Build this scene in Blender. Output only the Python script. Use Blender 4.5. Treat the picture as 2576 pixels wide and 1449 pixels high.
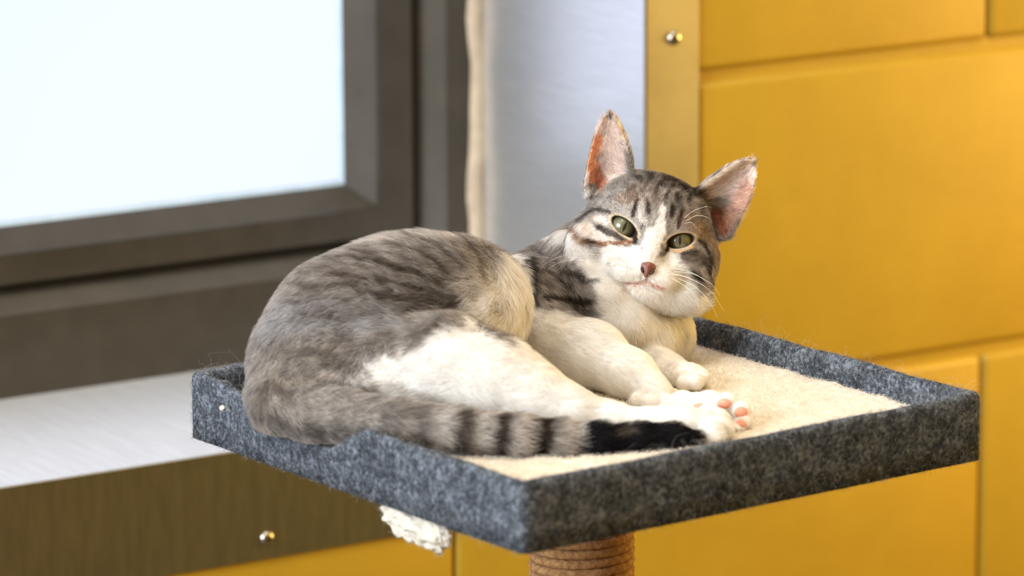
import bpy, bmesh, math, random
import numpy as np
from mathutils import Vector, Matrix
from mathutils.bvhtree import BVHTree

random.seed(7)
rng = np.random.default_rng(7)
sc = bpy.context.scene
C = sc.collection
for o in list(bpy.data.objects):
    bpy.data.objects.remove(o, do_unlink=True)

# ------------------------------------------------------------------ camera
FPX = 11559.4
YAW, PITCH, ROLL = 0.5637, 0.2155, -0.0049
CAM = np.array([-1.25, -2.3118, 1.30])
FW = np.array([math.sin(YAW) * math.cos(PITCH), math.cos(YAW) * math.cos(PITCH), -math.sin(PITCH)])
_r = np.array([math.cos(YAW), -math.sin(YAW), 0.0])
_u = np.cross(_r, FW)
RT = math.cos(ROLL) * _r + math.sin(ROLL) * _u
UP = -math.sin(ROLL) * _r + math.cos(ROLL) * _u
cam_data = bpy.data.cameras.new('camera')
cam = bpy.data.objects.new('camera', cam_data)
C.objects.link(cam)
cam.matrix_world = Matrix(((RT[0], UP[0], -FW[0], CAM[0]), (RT[1], UP[1], -FW[1], CAM[1]),
                           (RT[2], UP[2], -FW[2], CAM[2]), (0, 0, 0, 1)))
cam_data.sensor_width = 36.0
cam_data.lens = 36.0 * FPX / 2576.0
cam_data.clip_start = 0.05
cam_data.clip_end = 60
cam_data.dof.use_dof = True
cam_data.dof.focus_distance = 2.385
cam_data.dof.aperture_fstop = 8.0
sc.camera = cam

# ------------------------------------------------------------------ world, lamps, exposure
w = bpy.data.worlds.new('sky')
sc.world = w
w.use_nodes = True
bg = w.node_tree.nodes['Background']
bg.inputs[0].default_value = (0.62, 0.80, 1.0, 1)
bg.inputs[1].default_value = 1.0


def area(name, loc, rot, sx, sy, power, col):
    l = bpy.data.lights.new(name, 'AREA')
    l.shape = 'RECTANGLE'
    l.size, l.size_y = sx, sy
    l.energy = power
    l.color = col
    o = bpy.data.objects.new(name, l)
    o.location = loc
    o.rotation_euler = rot
    C.objects.link(o)
    return o


# warm ceiling panels in the room, then two added fills: warm from the right, cool from the left
area('ceiling_lamp_light', (-0.2, -0.75, 2.52), (0, 0, 0), 1.2, 0.5, 19, (1.0, 0.94, 0.85))
area('ceiling_lamp_light', (0.9, -0.8, 2.52), (0, 0, 0), 0.6, 0.6, 7, (1.0, 0.93, 0.82))
area('warm_fill_right', (1.36, -0.42, 0.82), Vector((-1.36, 0.02, 0.0)).to_track_quat('-Z', 'Y').to_euler(), 0.4, 0.4, 17, (1.0, 0.66, 0.20))  # added warm fill, stands in for bounce off the yellow walls
area('cool_fill_left', (-2.35, -0.75, 1.55), (0, math.radians(-90), 0), 1.2, 1.2, 116, (0.82, 0.92, 1.0))  # added cool fill from the left, no window stands there

vs = sc.view_settings
vs.view_transform = 'Standard'
vs.look = 'None'
vs.gamma = 1.0
vs.use_curve_mapping = False
vs.exposure = 0.0


# ------------------------------------------------------------------ helpers
def link(o, parent=None):
    C.objects.link(o)
    if parent is not None:
        o.parent = parent
    return o


def tag(o, label=None, cat=None, group=None, kind=None):
    for k, v in (('label', label), ('category', cat), ('group', group), ('kind', kind)):
        if v:
            o[k] = v
    return o


def empty(name, loc=(0, 0, 0)):
    o = bpy.data.objects.new(name, None)
    o.location = loc
    return link(o)


def mesh_obj(name, bm, mat, parent=None, smooth=True):
    me = bpy.data.meshes.new(name)
    bm.normal_update()
    bm.to_mesh(me)
    bm.free()
    if mat is not None:
        me.materials.append(mat)
    if smooth:
        for p in me.polygons:
            p.use_smooth = True
    return link(bpy.data.objects.new(name, me), parent)


def bm_box(lo, hi, bevel=0.0, seg=2, bm=None):
    b = bmesh.new()
    bmesh.ops.create_cube(b, size=1)
    for v in b.verts:
        v.co = Vector([(lo[i] + hi[i]) / 2 + v.co[i] * (hi[i] - lo[i]) for i in range(3)])
    if bevel > 0:
        bmesh.ops.bevel(b, geom=b.edges[:], offset=bevel, segments=seg, affect='EDGES', profile=0.5)
    if bm is None:
        return b
    me = bpy.data.meshes.new('tmp')
    b.to_mesh(me)
    b.free()
    bm.from_mesh(me)
    bpy.data.meshes.remove(me)
    return bm


def sweep(bm, pts, sections, closed_sec=True, closed_path=False, caps=False):
    """sections[i] = list of Vectors (world) for path point i"""
    rings = [[bm.verts.new(v) for v in s] for s in sections]
    n = len(rings[0])
    m = len(rings)
    for i in range(m if closed_path else m - 1):
        a, b = rings[i], rings[(i + 1) % m]
        for j in range(n if closed_sec else n - 1):
            k = (j + 1) % n
            bm.faces.new((a[j], a[k], b[k], b[j]))
    if caps and not closed_path:
        bm.faces.new(rings[0][::-1])
        bm.faces.new(rings[-1])
    return bm


def tube(bm, pts, radii, sides=6):
    pts = [Vector(p) for p in pts]
    secs = []
    prev = None
    for i, p in enumerate(pts):
        t = (pts[min(i + 1, len(pts) - 1)] - pts[max(i - 1, 0)]).normalized()
        if prev is None:
            prev = t.orthogonal().normalized()
        nrm = (prev - t * prev.dot(t)).normalized()
        prev = nrm
        bi = t.cross(nrm)
        r = radii[i]
        secs.append([p + (nrm * math.cos(a) + bi * math.sin(a)) * r for a in [2 * math.pi * k / sides for k in range(sides)]])
    return sweep(bm, pts, secs, caps=True)


def ray(px, py):
    return FW + RT * (px - 1288.0) / FPX - UP * (py - 724.5) / FPX


def at_depth(px, py, z):
    return CAM + ray(px, py) * z


def at_y(px, py, y):
    d = ray(px, py)
    return CAM + d * (y - CAM[1]) / d[1]


# ------------------------------------------------------------------ materials
def srgb(r, g, b):
    f = lambda c: c / 12.92 if c <= 0.04045 else ((c + 0.055) / 1.055) ** 2.4
    return (f(r / 255.0), f(g / 255.0), f(b / 255.0), 1.0)


def new_mat(name):
    m = bpy.data.materials.new(name)
    m.use_nodes = True
    nt = m.node_tree
    return m, nt, nt.nodes['Principled BSDF']


def noise(nt, scale, detail=4, rough=0.6, coord='Object', stretch=None):
    tc = nt.nodes.new('ShaderNodeTexCoord')
    n = nt.nodes.new('ShaderNodeTexNoise')
    n.inputs['Scale'].default_value = scale
    n.inputs['Detail'].default_value = detail
    n.inputs['Roughness'].default_value = rough
    if stretch:
        mp = nt.nodes.new('ShaderNodeMapping')
        mp.inputs['Scale'].default_value = stretch
        nt.links.new(tc.outputs[coord], mp.inputs[0])
        nt.links.new(mp.outputs[0], n.inputs['Vector'])
    else:
        nt.links.new(tc.outputs[coord], n.inputs['Vector'])
    return n


def ramp(nt, src, stops):
    r = nt.nodes.new('ShaderNodeValToRGB')
    el = r.color_ramp.elements
    while len(el) < len(stops):
        el.new(0.5)
    for e, (p, c) in zip(el, stops):
        e.position = p
        e.color = c
    nt.links.new(src, r.inputs[0])
    return r


def bump(nt, src, bsdf, strength, dist):
    b = nt.nodes.new('ShaderNodeBump')
    b.inputs['Strength'].default_value = strength
    b.inputs['Distance'].default_value = dist
    nt.links.new(src, b.inputs['Height'])
    nt.links.new(b.outputs[0], bsdf.inputs['Normal'])
    return b


def mat_noise(name, c1, c2, scale, rough=0.6, metal=0.0, bstr=0.0, bdist=0.001, detail=4, lo=0.35, hi=0.65, stretch=None, spec=0.5):
    m, nt, b = new_mat(name)
    n = noise(nt, scale, detail, stretch=stretch)
    r = ramp(nt, n.outputs['Fac'], [(lo, c1), (hi, c2)])
    nt.links.new(r.outputs[0], b.inputs['Base Color'])
    b.inputs['Roughness'].default_value = rough
    b.inputs['Metallic'].default_value = metal
    b.inputs['Specular IOR Level'].default_value = spec
    if bstr:
        bump(nt, n.outputs['Fac'], b, bstr, bdist)
    return m


M = {}
# painted concrete block: gloss paint over a lightly pitted face
m, nt, b = new_mat('yellow_block_paint')
n1 = noise(nt, 9, 3)
n2 = noise(nt, 260, 5, 0.65)
r = ramp(nt, n1.outputs['Fac'], [(0.3, srgb(164, 132, 28)), (0.7, srgb(176, 143, 35))])
nt.links.new(r.outputs[0], b.inputs['Base Color'])
b.inputs['Roughness'].default_value = 0.5
add = nt.nodes.new('ShaderNodeMath')
add.operation = 'MULTIPLY_ADD'
add.inputs[1].default_value = 0.25
nt.links.new(n2.outputs['Fac'], add.inputs[0])
nt.links.new(n1.outputs['Fac'], add.inputs[2])
bump(nt, add.outputs[0], b, 0.5, 0.002)
M['yellow'] = m
M['plain_yellow'] = mat_noise('yellow_wall_paint', srgb(206, 172, 46), srgb(216, 182, 56), 6, 0.6)
M['cream_wall'] = mat_noise('ochre_wall_paint', srgb(196, 150, 62), srgb(206, 160, 72), 5, 0.7)
M['ceiling'] = mat_noise('ceiling_paint', srgb(225, 215, 195), srgb(232, 222, 204), 5, 0.8)
M['floor'] = mat_noise('floor_vinyl', srgb(84, 74, 54), srgb(98, 86, 64), 12, 0.45)
M['dark_strip'] = mat_noise('dark_strip_for_reflection', srgb(58, 50, 38), srgb(68, 60, 46), 20, 0.5)
M['steel'] = mat_noise('brushed_steel', srgb(222, 222, 222), srgb(232, 232, 232), 30, 0.38, 0.86, 0.03, 0.0006, stretch=(1, 1, 14))
M['sill_steel'] = mat_noise('sill_steel', srgb(216, 218, 220), srgb(228, 230, 232), 26, 0.52, 0.7, 0.05, 0.0006, stretch=(14, 1, 1))
M['flange'] = mat_noise('shaded_flange_steel', srgb(146, 148, 140), srgb(160, 162, 154), 26, 0.34, 1.0, 0.015, 0.0004, stretch=(6, 1, 1))  # same sheet as the sill top, its shade put into a darker steel
M['face_flange'] = mat_noise('dimmed_face_flange_steel', srgb(184, 178, 168), srgb(198, 192, 182), 20, 0.4, 1.0, 0.02, 0.0005)  # same sheet as the jamb, darkened to tone down its bright reflection
M['screw'] = mat_noise('screw_steel', srgb(150, 145, 135), srgb(175, 170, 160), 60, 0.25, 1.0)
M['socket'] = mat_noise('dark_socket', srgb(30, 28, 25), srgb(45, 42, 38), 60, 0.5, 0.8)
M['bronze'] = mat_noise('bronze_aluminium', srgb(54, 49, 40), srgb(62, 56, 47), 40, 0.36, 0.2, spec=0.5)
M['gasket'] = mat_noise('grey_gasket', srgb(165, 185, 200), srgb(180, 198, 212), 40, 0.5)
M['caulk'] = mat_noise('caulk', srgb(160, 144, 122), srgb(178, 162, 140), 60, 0.75, 0, 0.4, 0.002)
# daylit frosted pane: gives off the daylight coming through it
m, nt, b = new_mat('frosted_lit_glass')
nt.nodes.remove(b)
em = nt.nodes.new('ShaderNodeEmission')
n = noise(nt, 2.2, 2, 0.4)
r = ramp(nt, n.outputs['Fac'], [(0.35, (0.86, 0.97, 1.28, 1)), (0.65, (0.93, 1.02, 1.32, 1))])
nt.links.new(r.outputs[0], em.inputs[0])
em.inputs[1].default_value = 1.0
nt.links.new(em.outputs[0], nt.nodes['Material Output'].inputs[0])
M['pane'] = m

# felt: mottled blue-grey fibres
m, nt, b = new_mat('grey_felt')
n1 = noise(nt, 420, 6, 0.75)
n2 = noise(nt, 110, 3, 0.6)
mx = nt.nodes.new('ShaderNodeMath')
mx.operation = 'MULTIPLY_ADD'
mx.inputs[1].default_value = 0.45
nt.links.new(n2.outputs['Fac'], mx.inputs[0])
nt.links.new(n1.outputs['Fac'], mx.inputs[2])
r = ramp(nt, mx.outputs[0], [(0.56, srgb(38, 41, 47)), (0.72, srgb(74, 80, 89)), (0.88, srgb(134, 142, 153))])
nt.links.new(r.outputs[0], b.inputs['Base Color'])
b.inputs['Roughness'].default_value = 0.95
b.inputs['Specular IOR Level'].default_value = 0.15
bump(nt, mx.outputs[0], b, 0.8, 0.0015)
M['felt'] = m
M['fleece'] = mat_noise('cream_fleece', srgb(226, 214, 196), srgb(242, 234, 222), 240, 0.95, 0, 0.8, 0.002, lo=0.3, hi=0.7, spec=0.1)
M['stuffing'] = mat_noise('white_stuffing', srgb(200, 193, 178), srgb(216, 210, 196), 300, 0.95, 0, 0.8, 0.002, spec=0.1)
M['board'] = mat_noise('fibre_board', srgb(150, 120, 85), srgb(170, 140, 100), 80, 0.8)
M['sisal'] = mat_noise('sisal_rope', srgb(128, 92, 58), srgb(182, 142, 98), 340, 0.9, 0, 0.7, 0.001, lo=0.3, hi=0.7, spec=0.15)


# ------------------------------------------------------------------ room shell
def struct(name, bm, mat, smooth=False):
    o = mesh_obj(name, bm, mat, None, smooth)
    o['kind'] = 'structure'
    return o


X0, X1, Y0, H = -2.4, 1.45, -3.6, 2.6
OX0, OX1, OZ0, OZ1 = -1.60, 0.3092, 0.6268, 1.95      # wall opening for the window
struct('floor', bm_box((X0 - .1, Y0 - .1, -0.1), (X1 + .1, 0.3, 0)), M['floor'])
struct('ceiling', bm_box((X0 - .1, Y0 - .1, H), (X1 + .1, 0.3, H + .1)), M['ceiling'])
struct('wall_right', bm_box((X1, Y0, 0), (X1 + .1, 0.004, H)), M['plain_yellow'])
struct('wall_left', bm_box((X0 - .1, Y0, 0), (X0, 0.004, H)), M['cream_wall'])
struct('added_dark_strip_right', bm_box((X1 - .012, Y0, 0), (X1, 0.0, .26)), M['dark_strip'])  # added out of view, to darken what the sill's front flange reflects
struct('wall_front', bm_box((X0, Y0 - .1, 0), (X1, Y0, H)), M['cream_wall'])
# back wall: recessed mortar bed with painted blocks standing proud of it
bm = bmesh.new()
T0, T1 = 0.004, 0.23
HX1, HZ0 = OX1 + 0.004, OZ0 - 0.004                   # rough opening, a little larger than the steel lining
for lo, hi in (((X0, T0, 0), (OX0, T1, H)), ((HX1, T0, 0), (X1, T1, H)),
               ((OX0, T0, 0), (HX1, T1, HZ0)), ((OX0, T0, OZ1), (HX1, T1, H))):
    bm_box(lo, hi, bm=bm)
wall = struct('wall_back', bm, M['yellow'])


def block_mesh(wd, ht):
    j, jv = 0.0034, 0.0008
    return bm_box((-wd / 2 + jv, 0, -ht / 2 + j), (wd / 2 - jv, 0.012, ht / 2 - j), 0.0050, 4)


BW, BH, ZJ, XJ = 0.4064, 0.2020, 0.8178, 0.576
shared = None
row = 0
z = ZJ - 5 * BH
k = -5
while z < H:
    off = XJ if k % 2 == 0 else XJ - 0.229
    n0 = math.floor((X0 - off) / BW)
    for i in range(n0, n0 + 12):
        a0, a1 = off + i * BW, off + (i + 1) * BW
        a0, a1 = max(a0, X0), min(a1, X1)
        c0, c1 = max(z, 0), min(z + BH, H)
        if a1 - a0 < 0.02 or c1 - c0 < 0.02:
            continue
        rects = [(a0, a1, c0, c1)]
        if a1 > OX0 and a0 < HX1 and c1 > HZ0 and c0 < OZ1:
            rects = []
            if a0 < OX0: rects.append((a0, OX0, c0, c1))
            if a1 > HX1: rects.append((HX1, a1, c0, c1))
            m0, m1 = max(a0, OX0), min(a1, HX1)
            if c0 < HZ0: rects.append((m0, m1, c0, HZ0))
            if c1 > OZ1: rects.append((m0, m1, OZ1, c1))
        for (p0, p1, q0, q1) in rects:
            if p1 - p0 < 0.015 or q1 - q0 < 0.012:
                continue
            if abs(p1 - p0 - BW) < 1e-6 and abs(q1 - q0 - BH) < 1e-6:
                if shared is None:
                    o = mesh_obj('block', block_mesh(BW, BH), M['yellow'], wall)
                    shared = o.data
                else:
                    o = link(bpy.data.objects.new('block', shared), wall)
            else:
                o = mesh_obj('block', block_mesh(p1 - p0, q1 - q0), M['yellow'], wall)
            o.location = ((p0 + p1) / 2, 0, (q0 + q1) / 2)
    z += BH
    k += 1

# ------------------------------------------------------------------ window in its steel-lined recess
WY = 0.19
win = empty('window_1', ((OX0 + OX1) / 2, WY, OZ0))
win['kind'] = 'structure'
wl = Vector(win.location)


def prof_frame(name, mat, prof, z_extra=0.0):
    """mitred rectangular frame swept round the opening; prof = [(inset_x, inset_z_bottom, y)]"""
    bm = bmesh.new()
    xr = 0.2499
    secs = []
    pr = prof
    for (sx, sz) in ((1, -1), (1, 1), (-1, 1), (-1, -1)):
        s = []
        for (ix, iz, y) in pr:
            x = xr - ix if sx > 0 else (OX0 + 0.06) + ix
            zz = (OZ0 + iz) if sz < 0 else (OZ1 - 0.02) - ix
            s.append(Vector((x, y, zz)) - wl)
        secs.append(s)
    sweep(bm, None, secs, closed_sec=True, closed_path=True)
    bmesh.ops.recalc_face_normals(bm, faces=bm.faces[:])
    return mesh_obj(name, bm, mat, win, smooth=False)


# numbers measured on the frame: flat, step back, flat, step back to the pane
def zat(py, y):
    return at_y(0, py, y)[2] - OZ0 + 0.0015


def xat(px, y):
    return 0.2499 - at_y(px, 150, y)[0]


prof_frame('outer_frame', M['bronze'], [
    (-0.055, -0.004, WY), (xat(1122, WY), zat(803, WY), WY), (xat(1036, WY + .016), zat(727, WY + .016), WY + .016),
    (xat(1036, WY + .016), zat(727, WY + .016), WY + .04), (-0.055, -0.004, WY + .04)])
prof_frame('sash', M['bronze'], [
    (xat(1038, WY + .010), zat(729, WY + .010), WY + .010), (xat(1034, WY + .007), zat(723, WY + .007), WY + .007),
    (xat(948, WY + .007), zat(648, WY + .007), WY + .007), (xat(943, WY + .009), zat(644, WY + .009), WY + .009),
    (xat(862, WY + .024), zat(577, WY + .024), WY + .024), (xat(862, WY + .024), zat(577, WY + .024), WY + .036),
    (xat(1038, WY + .010), zat(729, WY + .010), WY + .036)])
prof_frame('gasket', M['gasket'], [
    (xat(863, WY + .024), zat(579, WY + .024), WY + .024), (xat(851, WY + .026), zat(563, WY + .026), WY + .026),
    (xat(851, WY + .026), zat(563, WY + .026), WY + .034), (xat(863, WY + .024), zat(579, WY + .024), WY + .034)])
bm = bm_box((OX0 + 0.05, WY + .0275, OZ0 + 0.03), (0.2499, WY + .0335, OZ1 - .03))
for v in bm.verts:
    v.co -= wl
mesh_obj('pane', bm, M['pane'], win, smooth=False)
# caulk bead down the right of the frame, ragged by hand
bm = bmesh.new()
secs = []
for i in range(90):
    zz = OZ0 + (OZ1 - OZ0) * i / 89
    cx = (at_y(1198, 300, WY)[0])
    wob = 0.0009 * math.sin(i * 1.7) + 0.0010 * math.sin(i * 0.61 + 1) + random.uniform(-.0005, .0005)
    hw = 0.0058 + random.uniform(-.0005, .0005)
    s = []
    for a in np.linspace(0, math.pi, 7):
        s.append(Vector((cx + wob - math.cos(a) * hw, WY - math.sin(a) * 0.005, zz)) - wl)
    secs.append(s)
sweep(bm, None, secs, closed_sec=False)
bmesh.ops.recalc_face_normals(bm, faces=bm.faces[:])
mesh_obj('caulk_bead', bm, M['caulk'], win)

# steel jamb: one bent sheet, reveal plus face flange
JX = OX1
FLX = 0.3483
bm = bm_box((JX - 0.0016, -0.0016, OZ0), (JX, WY + .03, OZ1))
bj = bm_box((JX - 0.0016, -0.0016, 0.558), (FLX, 0.0, OZ1 + .04), 0.0004, 1)
tj = tag(mesh_obj('steel_jamb_cladding', bm, M['steel'], None, False),
         'brushed steel cladding upright lining the window reveal beside the yellow wall', 'cladding')
mesh_obj('face_flange', bj, M['face_flange'], tj, False)
bm = bm_box((OX0, -0.0018, OZ0 - .0016), (JX - 0.0018, WY + .03, OZ0))
bf = bm_box((OX0 - .03, -0.0020, 0.5575), (JX - 0.0018, -0.0002, OZ0), 0.0004, 1)
ts = tag(mesh_obj('steel_sill_cladding', bm, M['sill_steel'], None, False),
         'wide brushed steel window sill with a folded front flange', 'sill')
mesh_obj('front_flange', bf, M['flange'], ts, False)


def screw(name, x, z, parent):
    prof = [(0.0, 0.0026), (0.0016, 0.0025), (0.0030, 0.0021), (0.0041, 0.0012), (0.0046, 0.0), ]
    bm = bmesh.new()
    secs = []
    for i in range(24):
        a = 2 * math.pi * i / 24
        secs.append([Vector((math.cos(a) * r_, -h_, math.sin(a) * r_)) for r_, h_ in prof])
    sweep(bm, None, secs, closed_sec=False, closed_path=True)
    bmesh.ops.remove_doubles(bm, verts=bm.verts, dist=1e-6)
    bmesh.ops.recalc_face_normals(bm, faces=bm.faces[:])
    o = mesh_obj(name, bm, M['screw'], parent)
    o.location = (x, -0.0018, z)
    b2 = bmesh.new()
    bmesh.ops.create_cone(b2, cap_ends=True, segments=6, radius1=0.0014, radius2=0.0014, depth=0.0006,
                          matrix=Matrix.Translation((0, -0.0026, 0)) @ Matrix.Rotation(math.radians(90), 4, 'X'))
    mesh_obj('socket', b2, M['socket'], o, False)
    return o


p = at_y(1692, 95, 0)
screw('screw', p[0], p[2], tj)
p2 = at_y(668, 1353, 0)
screw('screw', p2[0], p2[2], ts)
for dx in (0.30, 0.62, 0.95):
    screw('screw', p2[0] - dx, p2[2], ts)
for dz in (0.34, 0.68):
    screw('screw', p[0], p[2] + dz, tj)

# ------------------------------------------------------------------ cat tree
F0 = CAM + np.array([1.1031, 1.7368, -.5429])
ANG = 0.0787
EX = np.array([math.cos(ANG), math.sin(ANG), 0])
EY = np.array([-math.sin(ANG), math.cos(ANG), 0])
TA, TB, TH = 0.2881, 0.2836, 0.0349
TOP = F0[2]
MAT_Z = TOP - 0.0145


def tl(x, y, z=0.0):
    """tray-local to world; z measured from the top of the rim"""
    p = F0 + EX * x + EY * y
    return Vector((p[0], p[1], TOP + z))


cen = tl(TA / 2, TB / 2)
tree = empty('cat_tree', (cen.x, cen.y, 0))
tag(tree, 'sisal post cat tree with a grey felt tray lined in cream fleece', 'cat tree')
tw = Vector(tree.location)


def sst(a, b, x):
    t = min(max((x - a) / (b - a), 0), 1)
    return t * t * (3 - 2 * t)


# felt rim, swept round the four sides, sagging on the side where the cat's rump hangs over it
bm = bmesh.new()
path = []
RC = 0.004
corners = [((0, 0), 'x'), ((TA, 0), 'y'), ((TA, TB), '-x'), ((0, TB), '-y')]
cpts = [(0, 0), (TA, 0), (TA, TB), (0, TB)]
dirs = [(1, 0), (0, 1), (-1, 0), (0, -1)]
for ci in range(4):
    cx, cy = cpts[ci]
    din, dout = dirs[ci - 1], dirs[ci]
    nin = (din[1], -din[0])
    ox, oy = cx - din[0] * RC + dout[0] * RC, cy - din[1] * RC + dout[1] * RC
    for s in range(5):
        a = s / 4 * math.pi / 2
        nx = nin[0] * math.cos(a) + din[0] * math.sin(a)
        ny = nin[1] * math.cos(a) + din[1] * math.sin(a)
        path.append((ox + nx * RC, oy + ny * RC, nx, ny, ci, 0.0))
    nxp = cpts[(ci + 1) % 4]
    L = abs(nxp[0] - cx) + abs(nxp[1] - cy)
    nseg = 48
    nn = (dout[1], -dout[0])
    for s in range(1, nseg):
        d = RC + (L - 2 * RC) * s / nseg
        path.append((cx + dout[0] * d, cy + dout[1] * d, nn[0], nn[1], ci, d / L))
secs = []
thk = 0.0062
for (x, y, nx, ny, ci, t) in path:
    wv = 0.0003 * math.sin(t * 21 + ci) + 0.00015 * math.sin(t * 47 + 2 * ci)
    sag = 0.0
    out = 0.0
    if ci == 3:
        u = 1 - t          # 0 at the front corner, 1 at the far left corner
        sag = 0.0150 * sst(0.44, 0.56, u) * (1 - sst(0.72, 0.90, u))
        out = 0.25 * sag
    sec = []
    hh = TH - 0.0005
    for (o_, z_) in ((0, -hh), (0, -hh * .66), (0, -hh * .33), (-.0002, -.0025), (-.0012, -.0006), (-.0028, 0.0), (-.0046, -.0006),
                     (-.0058, -.0022), (-thk, -.006), (-thk, -hh * .5), (-thk, -hh)):
        f = 1 + z_ / hh
        lift = (wv - sag) * max(0, f)
        oo = o_ + out * max(0, f) + wv * .6
        p = tl(x + nx * oo, y + ny * oo, z_ + lift)
        sec.append(p - tw)
    secs.append(sec)
sweep(bm, None, secs, closed_sec=True, closed_path=True)
bmesh.ops.recalc_face_normals(bm, faces=bm.faces[:])
rim = mesh_obj('felt_rim', bm, M['felt'], tree)
rim['label'] = 'mottled grey felt rim, pressed down under the cat'

bm = bmesh.new()
pts = [tl(.006, .006, -TH), tl(TA - .006, .006, -TH), tl(TA - .006, TB - .006, -TH), tl(.006, TB - .006, -TH)]
lo = [bm.verts.new(p - tw + Vector((0, 0, 0.0008))) for p in pts]
hi = [bm.verts.new(p - tw + Vector((0, 0, 0.0125))) for p in pts]
bm.faces.new(lo[::-1]); bm.faces.new(hi)
for i in range(4):
    bm.faces.new((lo[i], lo[(i + 1) % 4], hi[(i + 1) % 4], hi[i]))
mesh_obj('platform_board', bm, M['board'], tree, False)

# fleece mat: a lumpy grid
bm = bmesh.new()
N = 110
gv = {}
from mathutils import noise as mnoise
for i in range(N + 1):
    for j in range(N + 1):
        x = .0064 + (TA - .0128) * i / N
        y = .0064 + (TB - .0128) * j / N
        h = mnoise.fractal(Vector((x * 55, y * 55, 0)), 1.0, 2.0, 3) * 0.0011 + mnoise.noise(Vector((x * 260, y * 260, 4))) * 0.0006
        p = tl(x, y, 0)
        p.z = MAT_Z + h
        gv[i, j] = bm.verts.new(p - tw)
for i in range(N):
    for j in range(N):
        bm.faces.new((gv[i, j], gv[i + 1, j], gv[i + 1, j + 1], gv[i, j + 1]))
mat_o = mesh_obj('fleece_mat', bm, M['fleece'], tree)
mat_o['label'] = 'cream fleece lining inside the tray'

# sisal post: core, rope wound round it, and a base on the floor
PR = 0.0268
bm = bmesh.new()
bmesh.ops.create_cone(bm, cap_ends=True, segments=32, radius1=PR - .004, radius2=PR - .004, depth=TOP - TH - .03,
                      matrix=Matrix.Translation((0, 0, .03 + (TOP - TH - .03) / 2)))
mesh_obj('post', bm, M['sisal'], tree)


def rope(z0, z1, per_turn, sides):
    bm = bmesh.new()
    pitch = 0.0050
    turns = (z1 - z0) / pitch
    n = int(turns * per_turn)
    secs = []
    for i in range(n + 1):
        a = 2 * math.pi * i / per_turn
        z = z0 + pitch * i / per_turn
        cx, sy = math.cos(a), math.sin(a)
        tw_ = a * (PR / 0.0017)
        s = []
        for q in range(sides):
            b_ = 2 * math.pi * q / sides
            rr = 0.0026 * (0.86 + 0.2 * abs(math.cos(1.5 * (b_ + tw_ * .62))))
            s.append(Vector((cx * (PR - .0022 + rr * math.cos(b_)), sy * (PR - .0022 + rr * math.cos(b_)), z + rr * math.sin(b_))))
        secs.append(s)
    sweep(bm, None, secs, caps=True)
    bmesh.ops.recalc_face_normals(bm, faces=bm.faces[:])
    return bm


rp = mesh_obj('sisal_rope', rope(0.62, TOP - TH - .003, 120, 9), M['sisal'], tree)
rp['label'] = 'tan sisal rope wound round the post'
mesh_obj('sisal_rope', rope(0.032, 0.618, 20, 5), M['sisal'], tree)
mesh_obj('base', bm_box((-.19, -.19, 0.0), (.19, .19, .03), .004, 2), M['felt'], tree)

# white stuffing hanging out under the tray
bm = bmesh.new()
bmesh.ops.create_icosphere(bm, subdivisions=5, radius=1)
sA, sB = at_depth(975, 1285, 2.235), at_depth(1130, 1345, 2.20)
sc_c = Vector((sA + sB) / 2)
ax = Vector(sB - sA)
for v in bm.verts:
    n_ = v.co.copy()
    t = n_.x
    base = sc_c + ax * 0.55 * t
    wdt = 0.0120 * (0.45 + 0.65 * (t * .5 + .5))
    q = base + Vector(UP) * n_.y * wdt + Vector(FW) * n_.z * 0.010
    d = mnoise.fractal(n_ * 1.8, 1.0, 2.1, 4) + .35 * abs(mnoise.noise(n_ * 6.0))
    v.co = q + (Vector(UP) * n_.y + Vector(FW) * n_.z + Vector(RT) * n_.x) * d * 0.0050 - tw
stuf = mesh_obj('stuffing', bm, M['stuffing'], tree)
stuf['label'] = 'white fibre stuffing hanging out below the tray edge'
# fuzz: loose fibres standing off the felt and the pile of the fleece
def hair_object(name, pos, rad, colr, parent, rough_mat):
    n, k = pos.shape[0], pos.shape[1]
    hc = bpy.data.hair_curves.new(name)
    hc.add_curves([k] * n)
    hc.attributes['position'].data.foreach_set('vector', pos.astype(np.float32).ravel())
    ra_ = hc.attributes.get('radius') or hc.attributes.new('radius', 'FLOAT', 'POINT')
    ra_.data.foreach_set('value', rad.astype(np.float32).ravel())
    fc_ = hc.attributes.new('fur_color', 'FLOAT_COLOR', 'POINT')
    fc_.data.foreach_set('color', colr.astype(np.float32).ravel())
    hc.materials.append(rough_mat)
    o = link(bpy.data.objects.new(name, hc), parent)
    o['kind'] = 'stuff'
    return o


def fibre_mat(name, trans):
    m = bpy.data.materials.new(name)
    m.use_nodes = True
    nt = m.node_tree
    nt.nodes.remove(nt.nodes['Principled BSDF'])
    at = nt.nodes.new('ShaderNodeAttribute')
    at.attribute_name = 'fur_color'
    df = nt.nodes.new('ShaderNodeBsdfDiffuse')
    tr = nt.nodes.new('ShaderNodeBsdfTranslucent')
    mxs = nt.nodes.new('ShaderNodeMixShader')
    mxs.inputs[0].default_value = trans
    nt.links.new(at.outputs['Color'], df.inputs[0])
    nt.links.new(at.outputs['Color'], tr.inputs[0])
    nt.links.new(df.outputs[0], mxs.inputs[1])
    nt.links.new(tr.outputs[0], mxs.inputs[2])
    nt.links.new(mxs.outputs[0], nt.nodes['Material Output'].inputs[0])
    return m


M['fibre'] = fibre_mat('fibre', 0.35)


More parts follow.
